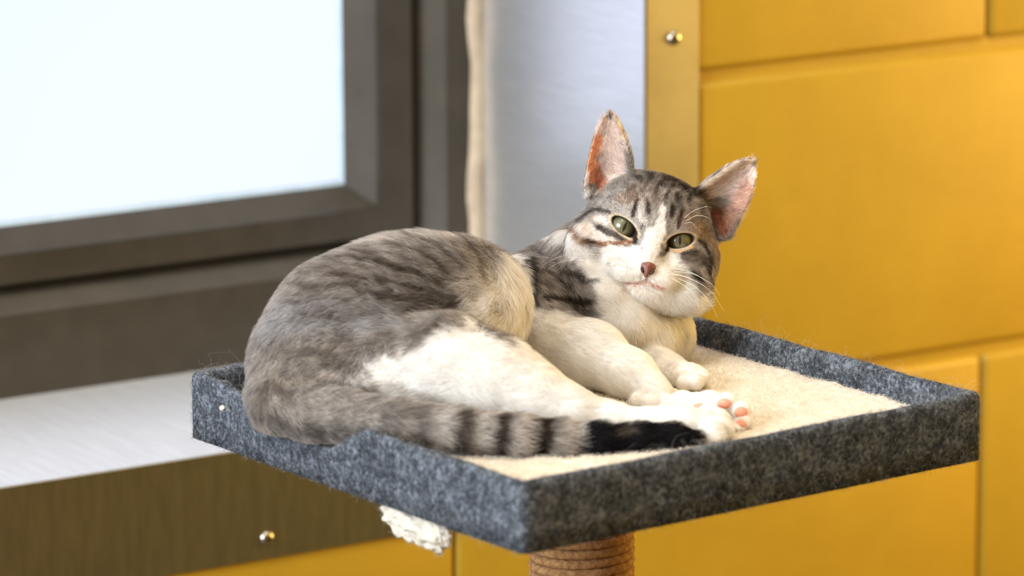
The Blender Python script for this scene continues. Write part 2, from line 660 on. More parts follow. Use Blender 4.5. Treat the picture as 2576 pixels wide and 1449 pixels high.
def fuzz(obj, parent, n, len0, len1, lift0, lift1, rad, colfn, keep=None, curl=0.5):
    me_ = obj.data
    me_.calc_loop_triangles()
    v = np.empty(len(me_.vertices) * 3); me_.vertices.foreach_get('co', v); v = v.reshape(-1, 3)
    t = np.empty(len(me_.loop_triangles) * 3, np.int32); me_.loop_triangles.foreach_get('vertices', t); t = t.reshape(-1, 3)
    a, b_, c = v[t[:, 0]], v[t[:, 1]], v[t[:, 2]]
    nn = np.cross(b_ - a, c - a)
    ar_ = np.linalg.norm(nn, axis=1)
    nn /= ar_[:, None] + 1e-15
    if keep is not None:
        ar_ = ar_ * keep((a + b_ + c) / 3, nn)
    p = rng.choice(len(t), n, p=ar_ / ar_.sum())
    u, w_ = rng.random(n), rng.random(n)
    f = u + w_ > 1
    u[f], w_[f] = 1 - u[f], 1 - w_[f]
    r0 = a[p] + (b_[p] - a[p]) * u[:, None] + (c[p] - a[p]) * w_[:, None]
    nr = nn[p]
    d = rng.normal(size=(n, 3))
    d -= nr * (d * nr).sum(1)[:, None]
    d /= np.linalg.norm(d, axis=1)[:, None]
    e = np.cross(nr, d)
    L = rng.uniform(len0, len1, n)
    lf = rng.uniform(lift0, lift1, n)
    ps = np.zeros((n, 4, 3))
    for k, tt in enumerate((0, .33, .66, 1)):
        ps[:, k] = r0 + d * (L * tt)[:, None] + e * (L * curl * tt * tt * rng.choice([-1, 1], n))[:, None] * .6 + nr * (L * lf * math.sin(tt * 2.2))[:, None]
    rd = np.repeat(rad * np.array([[1, .9, .7, .3]]), n, 0) * rng.uniform(.7, 1.3, n)[:, None]
    cl = np.ones((n, 4, 4))
    cl[:, :, :3] = colfn(n)[:, None, :]
    return hair_object('fuzz', ps, rd, cl, parent, M['fibre'])


def grey(n):
    g = rng.choice([.05, .10, .2, .38, .55], n, p=[.2, .3, .25, .17, .08])[:, None]
    return g * np.array([[.96, 1.0, 1.06]])


fuzz(rim, rim, 42000, .0015, .0045, .02, .30, .00004, grey)
fuzz(rim, rim, 380, .004, .010, .2, .9, .00003, lambda n: np.full((n, 3), .45), keep=lambda c_, n_: (n_[:, 2] > .3) * 1.0, curl=1.2)
fuzz(mat_o, mat_o, 60000, .0010, .0022, .4, .9, .00008, lambda n: np.array([[.86, .80, .70]]) * rng.uniform(.85, 1.08, n)[:, None])
fuzz(stuf, stuf, 2500, .001, .004, .2, .9, .00004, lambda n: np.full((n, 3), .6))
# a speck of white lint on the felt
bm = bmesh.new()
bmesh.ops.create_icosphere(bm, subdivisions=3, radius=1)
lh = Vector(at_depth(560, 1027, 2.3155))
for v in bm.verts:
    v.co = lh + v.co * (0.0015 + .0006 * mnoise.noise(v.co * 3)) - tw
li = mesh_obj('lint', bm, M['stuffing'], tree)
li['label'] = 'tiny speck of white lint on the felt'

# ------------------------------------------------------------------ the cat: one body grown from a distance field
# authored in a frame parallel to the view (x right, y up, z depth), in metres
def V(px, py, z):
    return np.array([(px - 1288.0) / FPX * z, -(py - 724.5) / FPX * z, z])


def to_world(p):
    p = np.asarray(p)
    return CAM + p[..., 0:1] * RT + p[..., 1:2] * UP + p[..., 2:3] * FW


GH = 0.0007
glo = V(585, 1135, 2.30) * np.array([1, 1, 0]) + np.array([0, 0, 2.215])
ghi = V(1945, 270, 2.42) * np.array([1, 1, 0]) + np.array([0, 0, 2.475])
gn = np.ceil((ghi - glo) / GH).astype(int) + 1
GX, GY, GZ = [(glo[i] + GH * np.arange(gn[i])).astype(np.float32) for i in range(3)]
D = np.full(gn, 0.05, np.float32)


def apply(fn, lo, hi, k, mode='add'):
    pad = k + 3 * GH
    sl = []
    for i in range(3):
        a = max(int((lo[i] - pad - glo[i]) / GH), 0)
        b_ = min(int((hi[i] + pad - glo[i]) / GH) + 2, gn[i])
        if b_ <= a:
            return
        sl.append(slice(a, b_))
    x = GX[sl[0]][:, None, None]; y = GY[sl[1]][None, :, None]; z_ = GZ[sl[2]][None, None, :]
    d = fn(x, y, z_).astype(np.float32)
    a = D[tuple(sl)]
    if mode == 'add':
        h = np.maximum(k - np.abs(a - d), 0) / k
        D[tuple(sl)] = np.minimum(a, d) - h * h * k * 0.25
    else:
        d = -d
        h = np.maximum(k - np.abs(a - d), 0) / k
        D[tuple(sl)] = np.maximum(a, d) + h * h * k * 0.25


def cone(pa, ra, pb, rb, k):
    """round cone between two spheres (linear radius blend)"""
    pa, pb = np.asarray(pa), np.asarray(pb)
    ba = pb - pa
    l2 = float(ba @ ba)

    def fn(x, y, z_):
        dx, dy, dz = x - pa[0], y - pa[1], z_ - pa[2]
        t = np.clip((dx * ba[0] + dy * ba[1] + dz * ba[2]) / l2, 0, 1)
        return np.sqrt((dx - t * ba[0]) ** 2 + (dy - t * ba[1]) ** 2 + (dz - t * ba[2]) ** 2) - (ra + (rb - ra) * t)
    R_ = max(ra, rb)
    apply(fn, np.minimum(pa, pb) - R_, np.maximum(pa, pb) + R_, k)


def chain(pts, k):
    """pts = [(px, py, depth, radius_px)]"""
    q = [(V(a, b_, c), r_ * c / FPX) for a, b_, c, r_ in pts]
    for (p0, r0), (p1, r1) in zip(q[:-1], q[1:]):
        cone(p0, r0, p1, r1, k)


def ellip(c, rad, Rm, k, mode='add'):
    """c metres, rad metres, Rm columns = axes"""
    c = np.asarray(c); rad = np.asarray(rad)

    def fn(x, y, z_):
        dx, dy, dz = x - c[0], y - c[1], z_ - c[2]
        q = [Rm[0, i] * dx + Rm[1, i] * dy + Rm[2, i] * dz for i in range(3)]
        k0 = np.sqrt((q[0] / rad[0]) ** 2 + (q[1] / rad[1]) ** 2 + (q[2] / rad[2]) ** 2) + 1e-9
        k1 = np.sqrt((q[0] / rad[0] ** 2) ** 2 + (q[1] / rad[1] ** 2) ** 2 + (q[2] / rad[2] ** 2) ** 2) + 1e-9
        return k0 * (k0 - 1) / k1
    e = np.sqrt(((Rm * rad[None, :]) ** 2).sum(1))
    apply(fn, c - e, c + e, k, mode)


def rotz(deg):
    a = math.radians(deg)
    return np.array([[math.cos(a), -math.sin(a), 0], [math.sin(a), math.cos(a), 0], [0, 0, 1]])


PXM = 2.35 / FPX
# trunk, from the rump over the back to the flank
chain([(790, 915, 2.310, 162), (868, 840, 2.322, 172), (1000, 802, 2.335, 184), (1115, 792, 2.345, 176), (1166, 775, 2.352, 150)], 0.016)
chain([(715, 1010, 2.288, 88), (800, 960, 2.300, 130)], 0.012)
chain([(720, 1030, 2.275, 60), (800, 1052, 2.266, 58), (880, 1050, 2.264, 52)], 0.008)
# rib cage and shoulders further back, then the neck
chain([(1180, 800, 2.385, 140), (1300, 800, 2.405, 140), (1425, 775, 2.425, 122)], 0.010)
chain([(1372, 745, 2.436, 120), (1430, 715, 2.438, 112), (1490, 660, 2.436, 98), (1580, 620, 2.434, 100)], 0.006)
chain([(1420, 775, 2.425, 118), (1530, 795, 2.428, 116), (1640, 848, 2.424, 104)], 0.008)
chain([(1500, 705, 2.430, 92), (1590, 785, 2.422, 84)], 0.006)
chain([(1438, 636, 2.420, 48), (1474, 702, 2.400, 62), (1512, 757, 2.393, 70), (1558, 818, 2.396, 82), (1610, 856, 2.408, 90)], 0.005)
# near foreleg and paw
chain([(1385, 852, 2.378, 78), (1490, 895, 2.368, 70), (1585, 945, 2.350, 53), (1632, 975, 2.340, 44)], 0.010)
ellip(V(1648, 992, 2.335), np.array([50, 40, 40]) * PXM, rotz(-25), 0.004)
for tx, ty, tz, tr in ((1607, 1006, 2.328, 22), (1636, 1014, 2.324, 23), (1668, 1012, 2.328, 22), (1690, 998, 2.338, 20)):
    ellip(V(tx, ty, tz), np.array([tr, tr, tr * 1.1]) * PXM, rotz(0), 0.0018)
# far foreleg and paw
chain([(1560, 890, 2.405, 62), (1660, 940, 2.386, 46), (1715, 950, 2.374, 38)], 0.008)
ellip(V(1733, 948, 2.366), np.array([46, 34, 38]) * PXM, rotz(-6), 0.003)
for tx, ty, tz, tr in ((1722, 962, 2.354, 20), (1748, 960, 2.354, 21), (1766, 950, 2.362, 19)):
    ellip(V(tx, ty, tz), np.array([tr, tr, tr]) * PXM, rotz(0), 0.0018)
# near hind leg: thigh, shank, foot
chain([(985, 925, 2.290, 118), (1125, 922, 2.283, 112), (1245, 962, 2.277, 100), (1345, 1006, 2.272, 74), (1440, 1040, 2.268, 48), (1540, 1056, 2.268, 29),
       (1640, 1066, 2.266, 25), (1710, 1066, 2.268, 29), (1772, 1070, 2.268, 34)], 0.012)
chain([(1000, 1000, 2.288, 96), (1240, 1040, 2.284, 60)], 0.010)
for tx, ty, tz, tr in ((1780, 1044, 2.278, 27), (1804, 1058, 2.272, 28), (1808, 1078, 2.264, 28), (1788, 1088, 2.257, 26)):
    ellip(V(tx, ty, tz), np.array([tr * 1.25, tr, tr]) * PXM, rotz(-20), 0.002)
# far hind foot, sole turned out
chain([(1600, 1050, 2.335, 26), (1715, 1014, 2.320, 25), (1785, 1022, 2.304, 33), (1822, 1038, 2.296, 40)], 0.004)
for tx, ty, tz, tr in ((1826, 1016, 2.290, 26), (1861, 1036, 2.289, 26), (1866, 1066, 2.286, 25), (1846, 1086, 2.280, 22)):
    ellip(V(tx, ty, tz), np.array([tr, tr, tr * 1.1]) * PXM, rotz(0), 0.002)
# tail laid along the tray
TAIL = [(690, 990, 2.300, 66), (755, 1028, 2.280, 66), (860, 1046, 2.260, 58), (1000, 1064, 2.244, 50), (1150, 1082, 2.236, 46), (1300, 1094, 2.234, 40),
        (1400, 1101, 2.236, 34), (1500, 1103, 2.239, 29), (1600, 1099, 2.244, 32), (1690, 1098, 2.249, 29), (1746, 1102, 2.250, 15)]
chain(TAIL, 0.004)

D_body, D = D, np.full(gn, 0.05, np.float32)
# head, in its own frame: x right, y up, z towards the viewer, units of pixels at the head's depth
HC = V(1641, 588, 2.385)
HS = 2.385 / FPX
_ro, _ya, _pi = math.radians(-14), math.radians(5), math.radians(2)
Rr = np.array([[math.cos(_ro), -math.sin(_ro), 0], [math.sin(_ro), math.cos(_ro), 0], [0, 0, 1]])
Ry = np.array([[math.cos(_ya), 0, math.sin(_ya)], [0, 1, 0], [-math.sin(_ya), 0, math.cos(_ya)]])
Rx = np.array([[1, 0, 0], [0, math.cos(_pi), -math.sin(_pi)], [0, math.sin(_pi), math.cos(_pi)]])
HR = np.diag([1, 1, -1.0]) @ (Rr @ Ry @ Rx)          # head axes in the authoring frame (its z runs away from the viewer)


def hv(x, y, z_):
    return HC + HS * (HR @ np.array([x, y, z_], float))


def hell(c, rad, k, tilt=0.0, mode='add'):
    ellip(hv(*c), np.array(rad, float) * HS, HR @ rotz(tilt), k * HS, mode)


def hcone(a, ra, b_, rb, k):
    cone(hv(*a), ra * HS, hv(*b_), rb * HS, k * HS)


hell((0, 22, -112), (156, 122, 132), 6)
hell((0, 62, -84), (112, 76, 80), 40)
for s in (-1, 1):
    hell((s * 104, -38, -92), (88, 78, 76), 34)
    hell((s * 118, -84, -96), (66, 58, 58), 34)
    hell((s * 64, 36, -48), (54, 40, 44), 30)
    hell((s * 72, -44, -46), (58, 36, 40), 34)
hell((104, -126, -82), (86, 44, 58), 36, -8)
hcone((0, 60, -40), 42, (0, -28, -10), 32, 44)
hcone((0, -26, -8), 30, (0, -76, 8), 24, 30)
for s in (-1, 1):
    hell((s * 40, -104, -22), (54, 40, 46), 30)
hell((8, -150, -38), (64, 36, 44), 28)
hell((50, -152, -70), (100, 38, 54), 34)
# mouth crease
for s in (-1, 1):
    hell((s * 32, -136, 18), (34, 4, 16), 8, s * -10, 'sub')
hell((0, -118, 26), (3, 18, 10), 6, 0, 'sub')
# eye openings
for s in (-1, 1):
    hell((s * 73, 0, -2), (35, 17, 30), 7, s * 25, 'sub')


# ears: thin cupped sheets
def ear(base, tip, fwd, halfw, k):
    b0, t0 = np.array(base, float), np.array(tip, float)
    up = t0 - b0
    L = np.linalg.norm(up)
    up /= L
    f = np.array(fwd, float)
    f -= up * (f @ up)
    f /= np.linalg.norm(f)
    side = np.cross(up, f)
    A = HR @ np.stack([side, up, f], 1)              # columns in the authoring frame
    o = hv(*base)

    def fn(x, y, z_):
        dx, dy, dz = (x - o[0]) / HS, (y - o[1]) / HS, (z_ - o[2]) / HS
        u, v, n = [A[0, i] * dx + A[1, i] * dy + A[2, i] * dz for i in range(3)]
        t = np.clip(v / L, -0.35, 1.0)
        hw = (halfw * np.sqrt(np.clip(1 - np.clip(t, 0, 1) ** 4, 0, 1)) * (1 - 0.52 * np.clip(t, 0, 1)) + 2) * np.sqrt(np.clip(1 - np.clip(-v / 52, 0, 1) ** 2, 0.05, 1))
        q = np.clip(np.abs(u) / hw, 0, 1.2)
        cup = 46 * (1 - 0.75 * np.clip(t, 0, 1)) * (1 - q * q)
        sheet = np.abs(n + cup) * 0.8 - (5.0 + 4.0 * np.clip(1 - t * 1.6, 0, 1))
        d = np.maximum(sheet, (np.abs(u) - hw) * 0.8)
        d = np.maximum(d, v - L)
        d = np.maximum(d, -v - 40)
        return d * HS
    ext = (np.abs(A[:, 0]) * halfw * 1.1 + np.abs(A[:, 2]) * 60) * HS
    p0, p1 = hv(*(b0 - up * 40)), hv(*t0)
    apply(fn, np.minimum(p0, p1) - ext, np.maximum(p0, p1) + ext, k * HS)
    return A, o, L


EARS = [ear((-123, 88, -92), (-172, 266, -82), (-0.30, 0.05, 1), 66, 16),
        ear((140, 78, -92), (214, 240, -82), (0.22, 0.05, 1), 75, 16)]

# the head joins the neck with hardly any fillet, so the ruff stays a fold in front of the jaw
_h = np.maximum(0.0022 - np.abs(D_body - D), 0) / 0.0022
D = np.minimum(D_body, D) - _h * _h * 0.00055
del D_body, _h
# ---- surface nets
S = D < 0
nx, ny, nz = gn
c8 = np.zeros((nx - 1, ny - 1, nz - 1), np.uint8)
for dx in (0, 1):
    for dy in (0, 1):
        for dz in (0, 1):
            c8 += S[dx:nx - 1 + dx, dy:ny - 1 + dy, dz:nz - 1 + dz]
ci = np.argwhere((c8 > 0) & (c8 < 8))
idx = np.full((nx - 1, ny - 1, nz - 1), -1, np.int32)
idx[ci[:, 0], ci[:, 1], ci[:, 2]] = np.arange(len(ci))
acc = np.zeros((len(ci), 3)); cnt = np.zeros(len(ci))
cor = [(a, b_, c) for a in (0, 1) for b_ in (0, 1) for c in (0, 1)]
dv = {c: D[ci[:, 0] + c[0], ci[:, 1] + c[1], ci[:, 2] + c[2]].astype(float) for c in cor}
for a in cor:
    for ax_ in range(3):
        if a[ax_] == 0:
            b_ = tuple(1 if i == ax_ else a[i] for i in range(3))
            d0, d1 = dv[a], dv[b_]
            cr = (d0 < 0) != (d1 < 0)
            t = np.where(cr, d0 / np.where(cr, d0 - d1, 1), 0)
            pnt = np.repeat(np.array(a, float)[None], len(ci), 0)
            pnt[:, ax_] = t
            acc += np.where(cr[:, None], pnt, 0)
            cnt += cr
vv = glo + GH * (ci + acc / cnt[:, None])
quads = []
for ax_ in range(3):
    o1, o2 = [(1, 2), (2, 0), (0, 1)][ax_]
    sl0 = [slice(1, n - 1) for n in gn]; sl1 = list(sl0)
    sl0[ax_] = slice(0, gn[ax_] - 1); sl1[ax_] = slice(1, gn[ax_])
    s0, s1 = S[tuple(sl0)], S[tuple(sl1)]
    e = np.argwhere(s0 != s1)
    base = e + 1
    base[:, ax_] = e[:, ax_]
    flip = s0[e[:, 0], e[:, 1], e[:, 2]]
    q = []
    for (p1, p2) in ((1, 1), (0, 1), (0, 0), (1, 0)):
        b2 = base.copy(); b2[:, o1] -= p1; b2[:, o2] -= p2
        q.append(idx[b2[:, 0], b2[:, 1], b2[:, 2]])
    q = np.stack(q, 1)
    q[~flip] = q[~flip][:, ::-1]
    quads.append(q)
quads = np.concatenate(quads)
quads = quads[:, ::-1]                                # the authoring frame is left-handed
ok = (quads >= 0).all(1)
quads = quads[ok]
del c8, idx, S
# keep the largest connected piece is implicit: every primitive overlaps the next
wv_ = to_world(vv)
# relax the staircase a little
nv = len(wv_)
for it in range(2):
    sm = np.zeros_like(wv_); ct = np.zeros(nv)
    for a in range(4):
        b_ = (a + 1) % 4
        for i in range(3):
            sm[:, i] += np.bincount(quads[:, a], wv_[quads[:, b_], i], nv) + np.bincount(quads[:, b_], wv_[quads[:, a], i], nv)
        ct += np.bincount(quads[:, a], minlength=nv) + np.bincount(quads[:, b_], minlength=nv)
    wv_ = 0.5 * wv_ + 0.5 * sm / np.maximum(ct, 1)[:, None]
# rest on the fleece, no lower
wv_[:, 2] = np.maximum(wv_[:, 2], MAT_Z + 0.0019)
lx, ly = (wv_ - F0) @ EX, (wv_ - F0) @ EY
inset = np.minimum(np.minimum(lx, TA - lx), np.minimum(ly, TB - ly))
uu = ly / TB
ss_ = lambda a, b_, x: (lambda t: t * t * (3 - 2 * t))(np.clip((x - a) / (b_ - a), 0, 1))
rim_top = TOP + .0006 - np.where(lx < .03, 0.0150 * ss_(.44, .56, uu) * (1 - ss_(.72, .90, uu)), 0)
over = (inset > -.0060) & (inset < .0090)
wv_[over, 2] = np.maximum(wv_[over, 2], rim_top[over])
fa = np.cross(wv_[quads[:, 2]] - wv_[quads[:, 0]], wv_[quads[:, 3]] - wv_[quads[:, 1]])
vn = np.zeros_like(wv_)
for a in range(4):
    for i in range(3):
        vn[:, i] += np.bincount(quads[:, a], fa[:, i], nv)
vn /= np.linalg.norm(vn, axis=1)[:, None] + 1e-12
print('cat verts', nv, 'quads', len(quads))
me = bpy.data.meshes.new('cat')
me.vertices.add(nv)
me.vertices.foreach_set('co', wv_.astype(np.float32).ravel())
me.loops.add(len(quads) * 4)
me.loops.foreach_set('vertex_index', quads.astype(np.int32).ravel())
me.polygons.add(len(quads))
me.polygons.foreach_set('loop_start', (np.arange(len(quads)) * 4).astype(np.int32))
me.polygons.foreach_set('use_smooth', np.ones(len(quads), bool))
me.update(calc_edges=True)
cat = link(bpy.data.objects.new('cat', me))
tag(cat, 'grey tabby and white cat lying curled on the cream fleece of the tray', 'cat')

# ------------------------------------------------------------------ coat markings, laid on the body as strokes in space
bvh = BVHTree.FromPolygons([tuple(v) for v in wv_], [tuple(q) for q in quads.tolist()])
camv = Vector(CAM)


def hit(px, py):
    d = Vector(ray(px, py)).normalized()
    loc, nrm, i, dist = bvh.ray_cast(camv, d)
    if loc is None:
        return None
    if nrm.dot(d) > 0:
        nrm = -nrm
    return loc, nrm


def lin(c):
    return np.array(srgb(*c)[:3])


TABBY, DARK, MID, PALE = lin((163, 156, 150)), lin((56, 47, 41)), lin((98, 87, 78)), lin((212, 205, 198))
WHITE, CREAM, BLACK = lin((243, 240, 236)), lin((244, 236, 222)), lin((34, 33, 36))
BROWN, PINK, EARPINK_GLOW = lin((150, 108, 74)), lin((226, 176, 164)), lin((222, 156, 116))
def vnoise(p, seed=0):
    """value noise on a hashed lattice, 0..1"""
    i = np.floor(p).astype(np.int64)
    f = p - i
    f = f * f * (3 - 2 * f)
    out = np.zeros(len(p))
    for a in (0, 1):
        for b_ in (0, 1):
            for c in (0, 1):
                h = (i[:, 0] + a) * 374761393 + (i[:, 1] + b_) * 668265263 + (i[:, 2] + c) * 2147483647 + seed * 144269
                h = (h ^ (h >> 13)) * 1274126177
                h = ((h ^ (h >> 16)) & 0xffff) / 65535.0
                out += h * (f[:, 0] if a else 1 - f[:, 0]) * (f[:, 1] if b_ else 1 - f[:, 1]) * (f[:, 2] if c else 1 - f[:, 2])
    return out


rag = (vnoise(wv_ * 450, 1) - .5) + .6 * (vnoise(wv_ * 1100, 2) - .5)
mot = vnoise(wv_ * 260, 3) * .6 + vnoise(wv_ * 600, 4) * .4
col = np.repeat(TABBY[None], nv, 0) * (0.58 + 0.84 * mot)[:, None]
# legs, paws and chest are white all round
pxx = 1288 + ((wv_ - CAM) @ RT) / ((wv_ - CAM) @ FW) * FPX
pyy = 724.5 - ((wv_ - CAM) @ UP) / ((wv_ - CAM) @ FW) * FPX
zz_ = (wv_ - CAM) @ FW
legs = (pxx > 1440) & (pyy > 800) | (pxx > 1330) & (pyy > 870) & (zz_ > 2.26) | (pxx > 1200) & (pyy > 890) & (zz_ > 2.262)
col[legs] = WHITE
belly = (pxx > 1230) & (pxx < 1430) & (pyy > 715) & (zz_ > 2.340) & (zz_ < 2.412) & (pxx < 1350) & (vn @ RT > .4)
col[belly] = WHITE
skin = np.zeros(nv)                                   # 1 where bare skin shows


def sample(pts, step):
    out = []
    if len(pts) == 1:
        pts = [pts[0], pts[0]]
    for a, b_ in zip(pts[:-1], pts[1:]):
        n = max(1, int(math.hypot(b_[0] - a[0], b_[1] - a[1]) / step))
        for i in range(n + 1):
            out.append((a[0] + (b_[0] - a[0]) * i / n, a[1] + (b_[1] - a[1]) * i / n))
    return out


def dist_to(pts, step, rad):
    hs = [h for h in (hit(*p) for p in sample(pts, step)) if h]
    if not hs:
        return None
    c = np.array([h[0] for h in hs]); n = np.array([h[1] for h in hs])
    near = ((wv_ > c.min(0) - rad) & (wv_ < c.max(0) + rad)).all(1)
    ids = np.nonzero(near)[0]
    best = np.full(len(ids), 1e9)
    for ck, nk in zip(c, n):
        d = np.linalg.norm(wv_[ids] - ck, axis=1)
        d = np.where(vn[ids] @ nk < -0.25, d * 1.6 + rad * .3, d)
        best = np.minimum(best, d)
    return ids, best


def paint(color, pts, wpx, soft=0.5, amt=1.0, bare=None):
    rad = wpx * PXM
    r_ = dist_to(pts, max(wpx * 0.5, 2), rad * (1 + soft) + .002)
    if r_ is None:
        return
    ids, d = r_
    # ragged edge, so a marking breaks up into fur
    p = wv_[ids]
    d = d + rag[ids] * min(rad * 0.9, 0.0035)
    t = np.clip((rad * (1 + soft * .5) - d) / (rad * soft + 1e-9), 0, 1)
    t = (t * t * (3 - 2 * t) * amt)[:, None]
    col[ids] = col[ids] * (1 - t) + np.asarray(color) * t
    if bare is not None:
        skin[ids] = np.maximum(skin[ids], t[:, 0] * bare)


paint(lin((172, 172, 176)), [(700, 800), (850, 790), (980, 800)], 55, 1.0, .55)
# white ground
for pts, w_ in (([(955, 925)], 36), ([(1015, 955), (1060, 945)], 66), ([(1135, 900), (1180, 885)], 74),
                ([(1250, 930), (1330, 1000), (1440, 1030), (1600, 1050), (1820, 1070)], 80), ([(1060, 985), (1240, 1010)], 40),
                ([(1385, 850), (1500, 900), (1640, 980)], 88), ([(1740, 950)], 75), ([(1700, 1010), (1860, 1040)], 60),
                ([(1418, 580), (1448, 620), (1500, 680)], 32), ([(1490, 678), (1540, 735), (1580, 790)], 38),
                ([(1560, 800), (1640, 850), (1700, 870)], 88), ([(1600, 790), (1700, 800)], 60)):
    paint(WHITE, pts, w_, 0.35)
for pts, w_ in (([(1285, 655), (1300, 710), (1285, 780)], 40), ([(1215, 800), (1270, 820)], 40), ([(1300, 840), (1330, 900)], 50), ([(1190, 820)], 22)):
    paint(WHITE, pts, w_, 0.9)
for pts, w_ in (([(1318, 690), (1328, 730), (1326, 765)], 34), ([(1230, 815), (1290, 850), (1320, 885)], 34), ([(1300, 800)], 40)):
    paint(WHITE, pts, w_, .6)
paint(WHITE, [(1268, 655), (1265, 710), (1225, 765), (1180, 800)], 30, 1.2, .95)
paint(PALE, [(1215, 690), (1180, 740)], 26, 1.0, 0.7)
# back and flank: broken mackerel stripes
paint(PALE, [(940, 610), (1060, 600), (1180, 610)], 30, 1.0, .6)
for pts, w_, a_ in (
        ([(870, 651), (953, 655), (1056, 692), (1131, 726)], 8, .8), ([(949, 660), (1027, 680), (1110, 705)], 8, .8),
        ([(845, 688), (953, 705), (1056, 726), (1160, 755)], 8, .8), ([(994, 614), (1098, 655), (1131, 688)], 7, .7),
        ([(1035, 597), (1106, 622), (1160, 664)], 7, .7), ([(1160, 595), (1210, 640), (1228, 700)], 7, .6),
        ([(779, 717), (911, 717)], 8, .5), ([(1035, 788), (1110, 790), (1176, 798)], 6, .9), ([(911, 734), (1035, 755), (1160, 767)], 8, .8),
        ([(1060, 740), (1170, 780)], 7, .7), ([(900, 630), (960, 640)], 7, .6), ([(800, 670), (870, 690)], 8, .4),
        ([(760, 700), (820, 740)], 10, .35), ([(1080, 640), (1140, 700)], 6, .5)):
    paint(MID * .75, pts, w_, 0.9, a_)
for pts, w_, a_ in (([(1060, 845)], 26, .6), ([(1085, 830), (1120, 812)], 16, .7), ([(950, 865), (985, 850)], 26, .55), ([(870, 850), (900, 870)], 22, .45),
                    ([(780, 880), (850, 895)], 14, .5), ([(890, 920), (840, 925)], 18, .55), ([(670, 980), (640, 1040)], 22, .5), ([(690, 960), (720, 1000)], 16, .45),
                    ([(780, 780), (960, 790)], 26, .25), ([(700, 860), (740, 900)], 20, .3)):
    paint(MID, pts, w_, 1.0, a_)
paint(PALE, [(830, 940), (900, 955), (1000, 985), (1100, 1010)], 14, .9, .75)
for i in range(70):
    x0, y0 = random.uniform(720, 1150), random.uniform(615, 800)
    if y0 < 585 + 0.00075 * (x0 - 1060) ** 2 + 12:
        continue
    L_ = random.uniform(25, 60)
    sl_ = random.uniform(.05, .3) + .25 * (x0 - 720) / 430
    paint(MID * .85, [(x0, y0), (x0 + L_, y0 + L_ * sl_)], random.uniform(3, 6), 1.0, random.uniform(.25, .6))
paint(DARK, [(660, 1040), (740, 1078), (860, 1090), (1000, 1104), (1120, 1120)], 18, 1.2, .5)  # rump bottom and tail underside: shading painted in over the darker coat
# shoulder
paint(TABBY, [(1365, 640), (1420, 705), (1462, 755)], 34, .5, 1)
paint(TABBY, [(1400, 640), (1440, 685), (1478, 722)], 14, .5, 1)
for pts, w_, a_ in (([(1325, 640), (1336, 676), (1344, 721), (1345, 760)], 12, .9), ([(1359, 622), (1373, 639)], 9, .8), ([(1394, 655), (1431, 685), (1490, 706)], 8, .85),
                    ([(1365, 738), (1410, 744), (1475, 757)], 10, .95), ([(1365, 660), (1357, 676), (1400, 700), (1440, 720)], 7, .7), ([(1400, 630), (1420, 655)], 6, .7),
                    ([(1350, 700), (1380, 715)], 7, .6), ([(1440, 770), (1490, 790)], 8, .5)):
    paint(DARK, pts, w_, 0.8, a_)
# tail: rings and a dark tip
for x, y, w_, a_ in ((955, 1060, 16, .25), (1045, 1068, 15, .5), (1150, 1082, 16, .8), (1245, 1091, 19, .95), (1350, 1101, 19, 1.0)):
    paint(DARK, [(x + 5, y - 34), (x, y), (x - 4, y + 40)], w_, 0.7, a_)
for x, y in ((1100, 1076), (1198, 1087), (1300, 1096), (1415, 1104)):
    paint(PALE, [(x + 3, y - 30), (x, y), (x, y + 20)], 20, 0.9, .5)
paint(BLACK, [(1492, 1085), (1492, 1120), (1600, 1100), (1690, 1098), (1728, 1104)], 44, 0.4)
paint(BLACK, [(1600, 1118), (1690, 1115), (1732, 1104)], 34, 0.4)
paint(MID, [(1545, 1092), (1580, 1085)], 10, 1.0, .7)
# ---- face
paint(MID, [(1640, 452), (1700, 462)], 30, 1.0, .5)
for pts, w_, a_ in (([(1640, 440), (1630, 462)], 6, .7), ([(1624, 470), (1618, 484)], 5, .6), ([(1667, 440), (1660, 466)], 7, .8), ([(1652, 474), (1648, 490)], 6, .75), ([(1694, 448), (1690, 474)], 7, .8),
                    ([(1680, 482), (1676, 498)], 6, .7), ([(1718, 458), (1715, 478)], 7, .7), ([(1704, 490), (1702, 506)], 6, .7),
                    ([(1742, 478), (1730, 510)], 7, .6), ([(1606, 505), (1600, 520), (1592, 543)], 6, .95), ([(1630, 512), (1631, 538)], 5, .95), ([(1693, 520), (1687, 546)], 5, .95),
                    ([(1714, 532), (1710, 550), (1705, 572)], 5.5, .95), ([(1575, 490), (1600, 470)], 6, .45), ([(1760, 520), (1765, 545)], 7, .5), ([(1735, 535), (1742, 558)], 5, .5),
                    ([(1790, 560), (1800, 600)], 8, .5), ([(1765, 575), (1780, 590)], 5, .5), ([(1655, 560), (1640, 585)], 5, .3), ([(1620, 560), (1615, 575)], 6, .3)):
    paint(DARK, pts, w_, 1.0, a_)
paint(PALE, [(1613, 512), (1608, 545), (1625, 560)], 7, .8, .8)
paint(PALE, [(1645, 545), (1635, 575)], 8, .8, .5)
paint(BROWN, [(1560, 500), (1590, 495)], 14, 1.0, .35)
paint(BROWN, [(1735, 560), (1780, 590), (1800, 630)], 26, 1.0, .3)
paint(BROWN, [(1600, 480), (1640, 500)], 22, 1.0, .2)
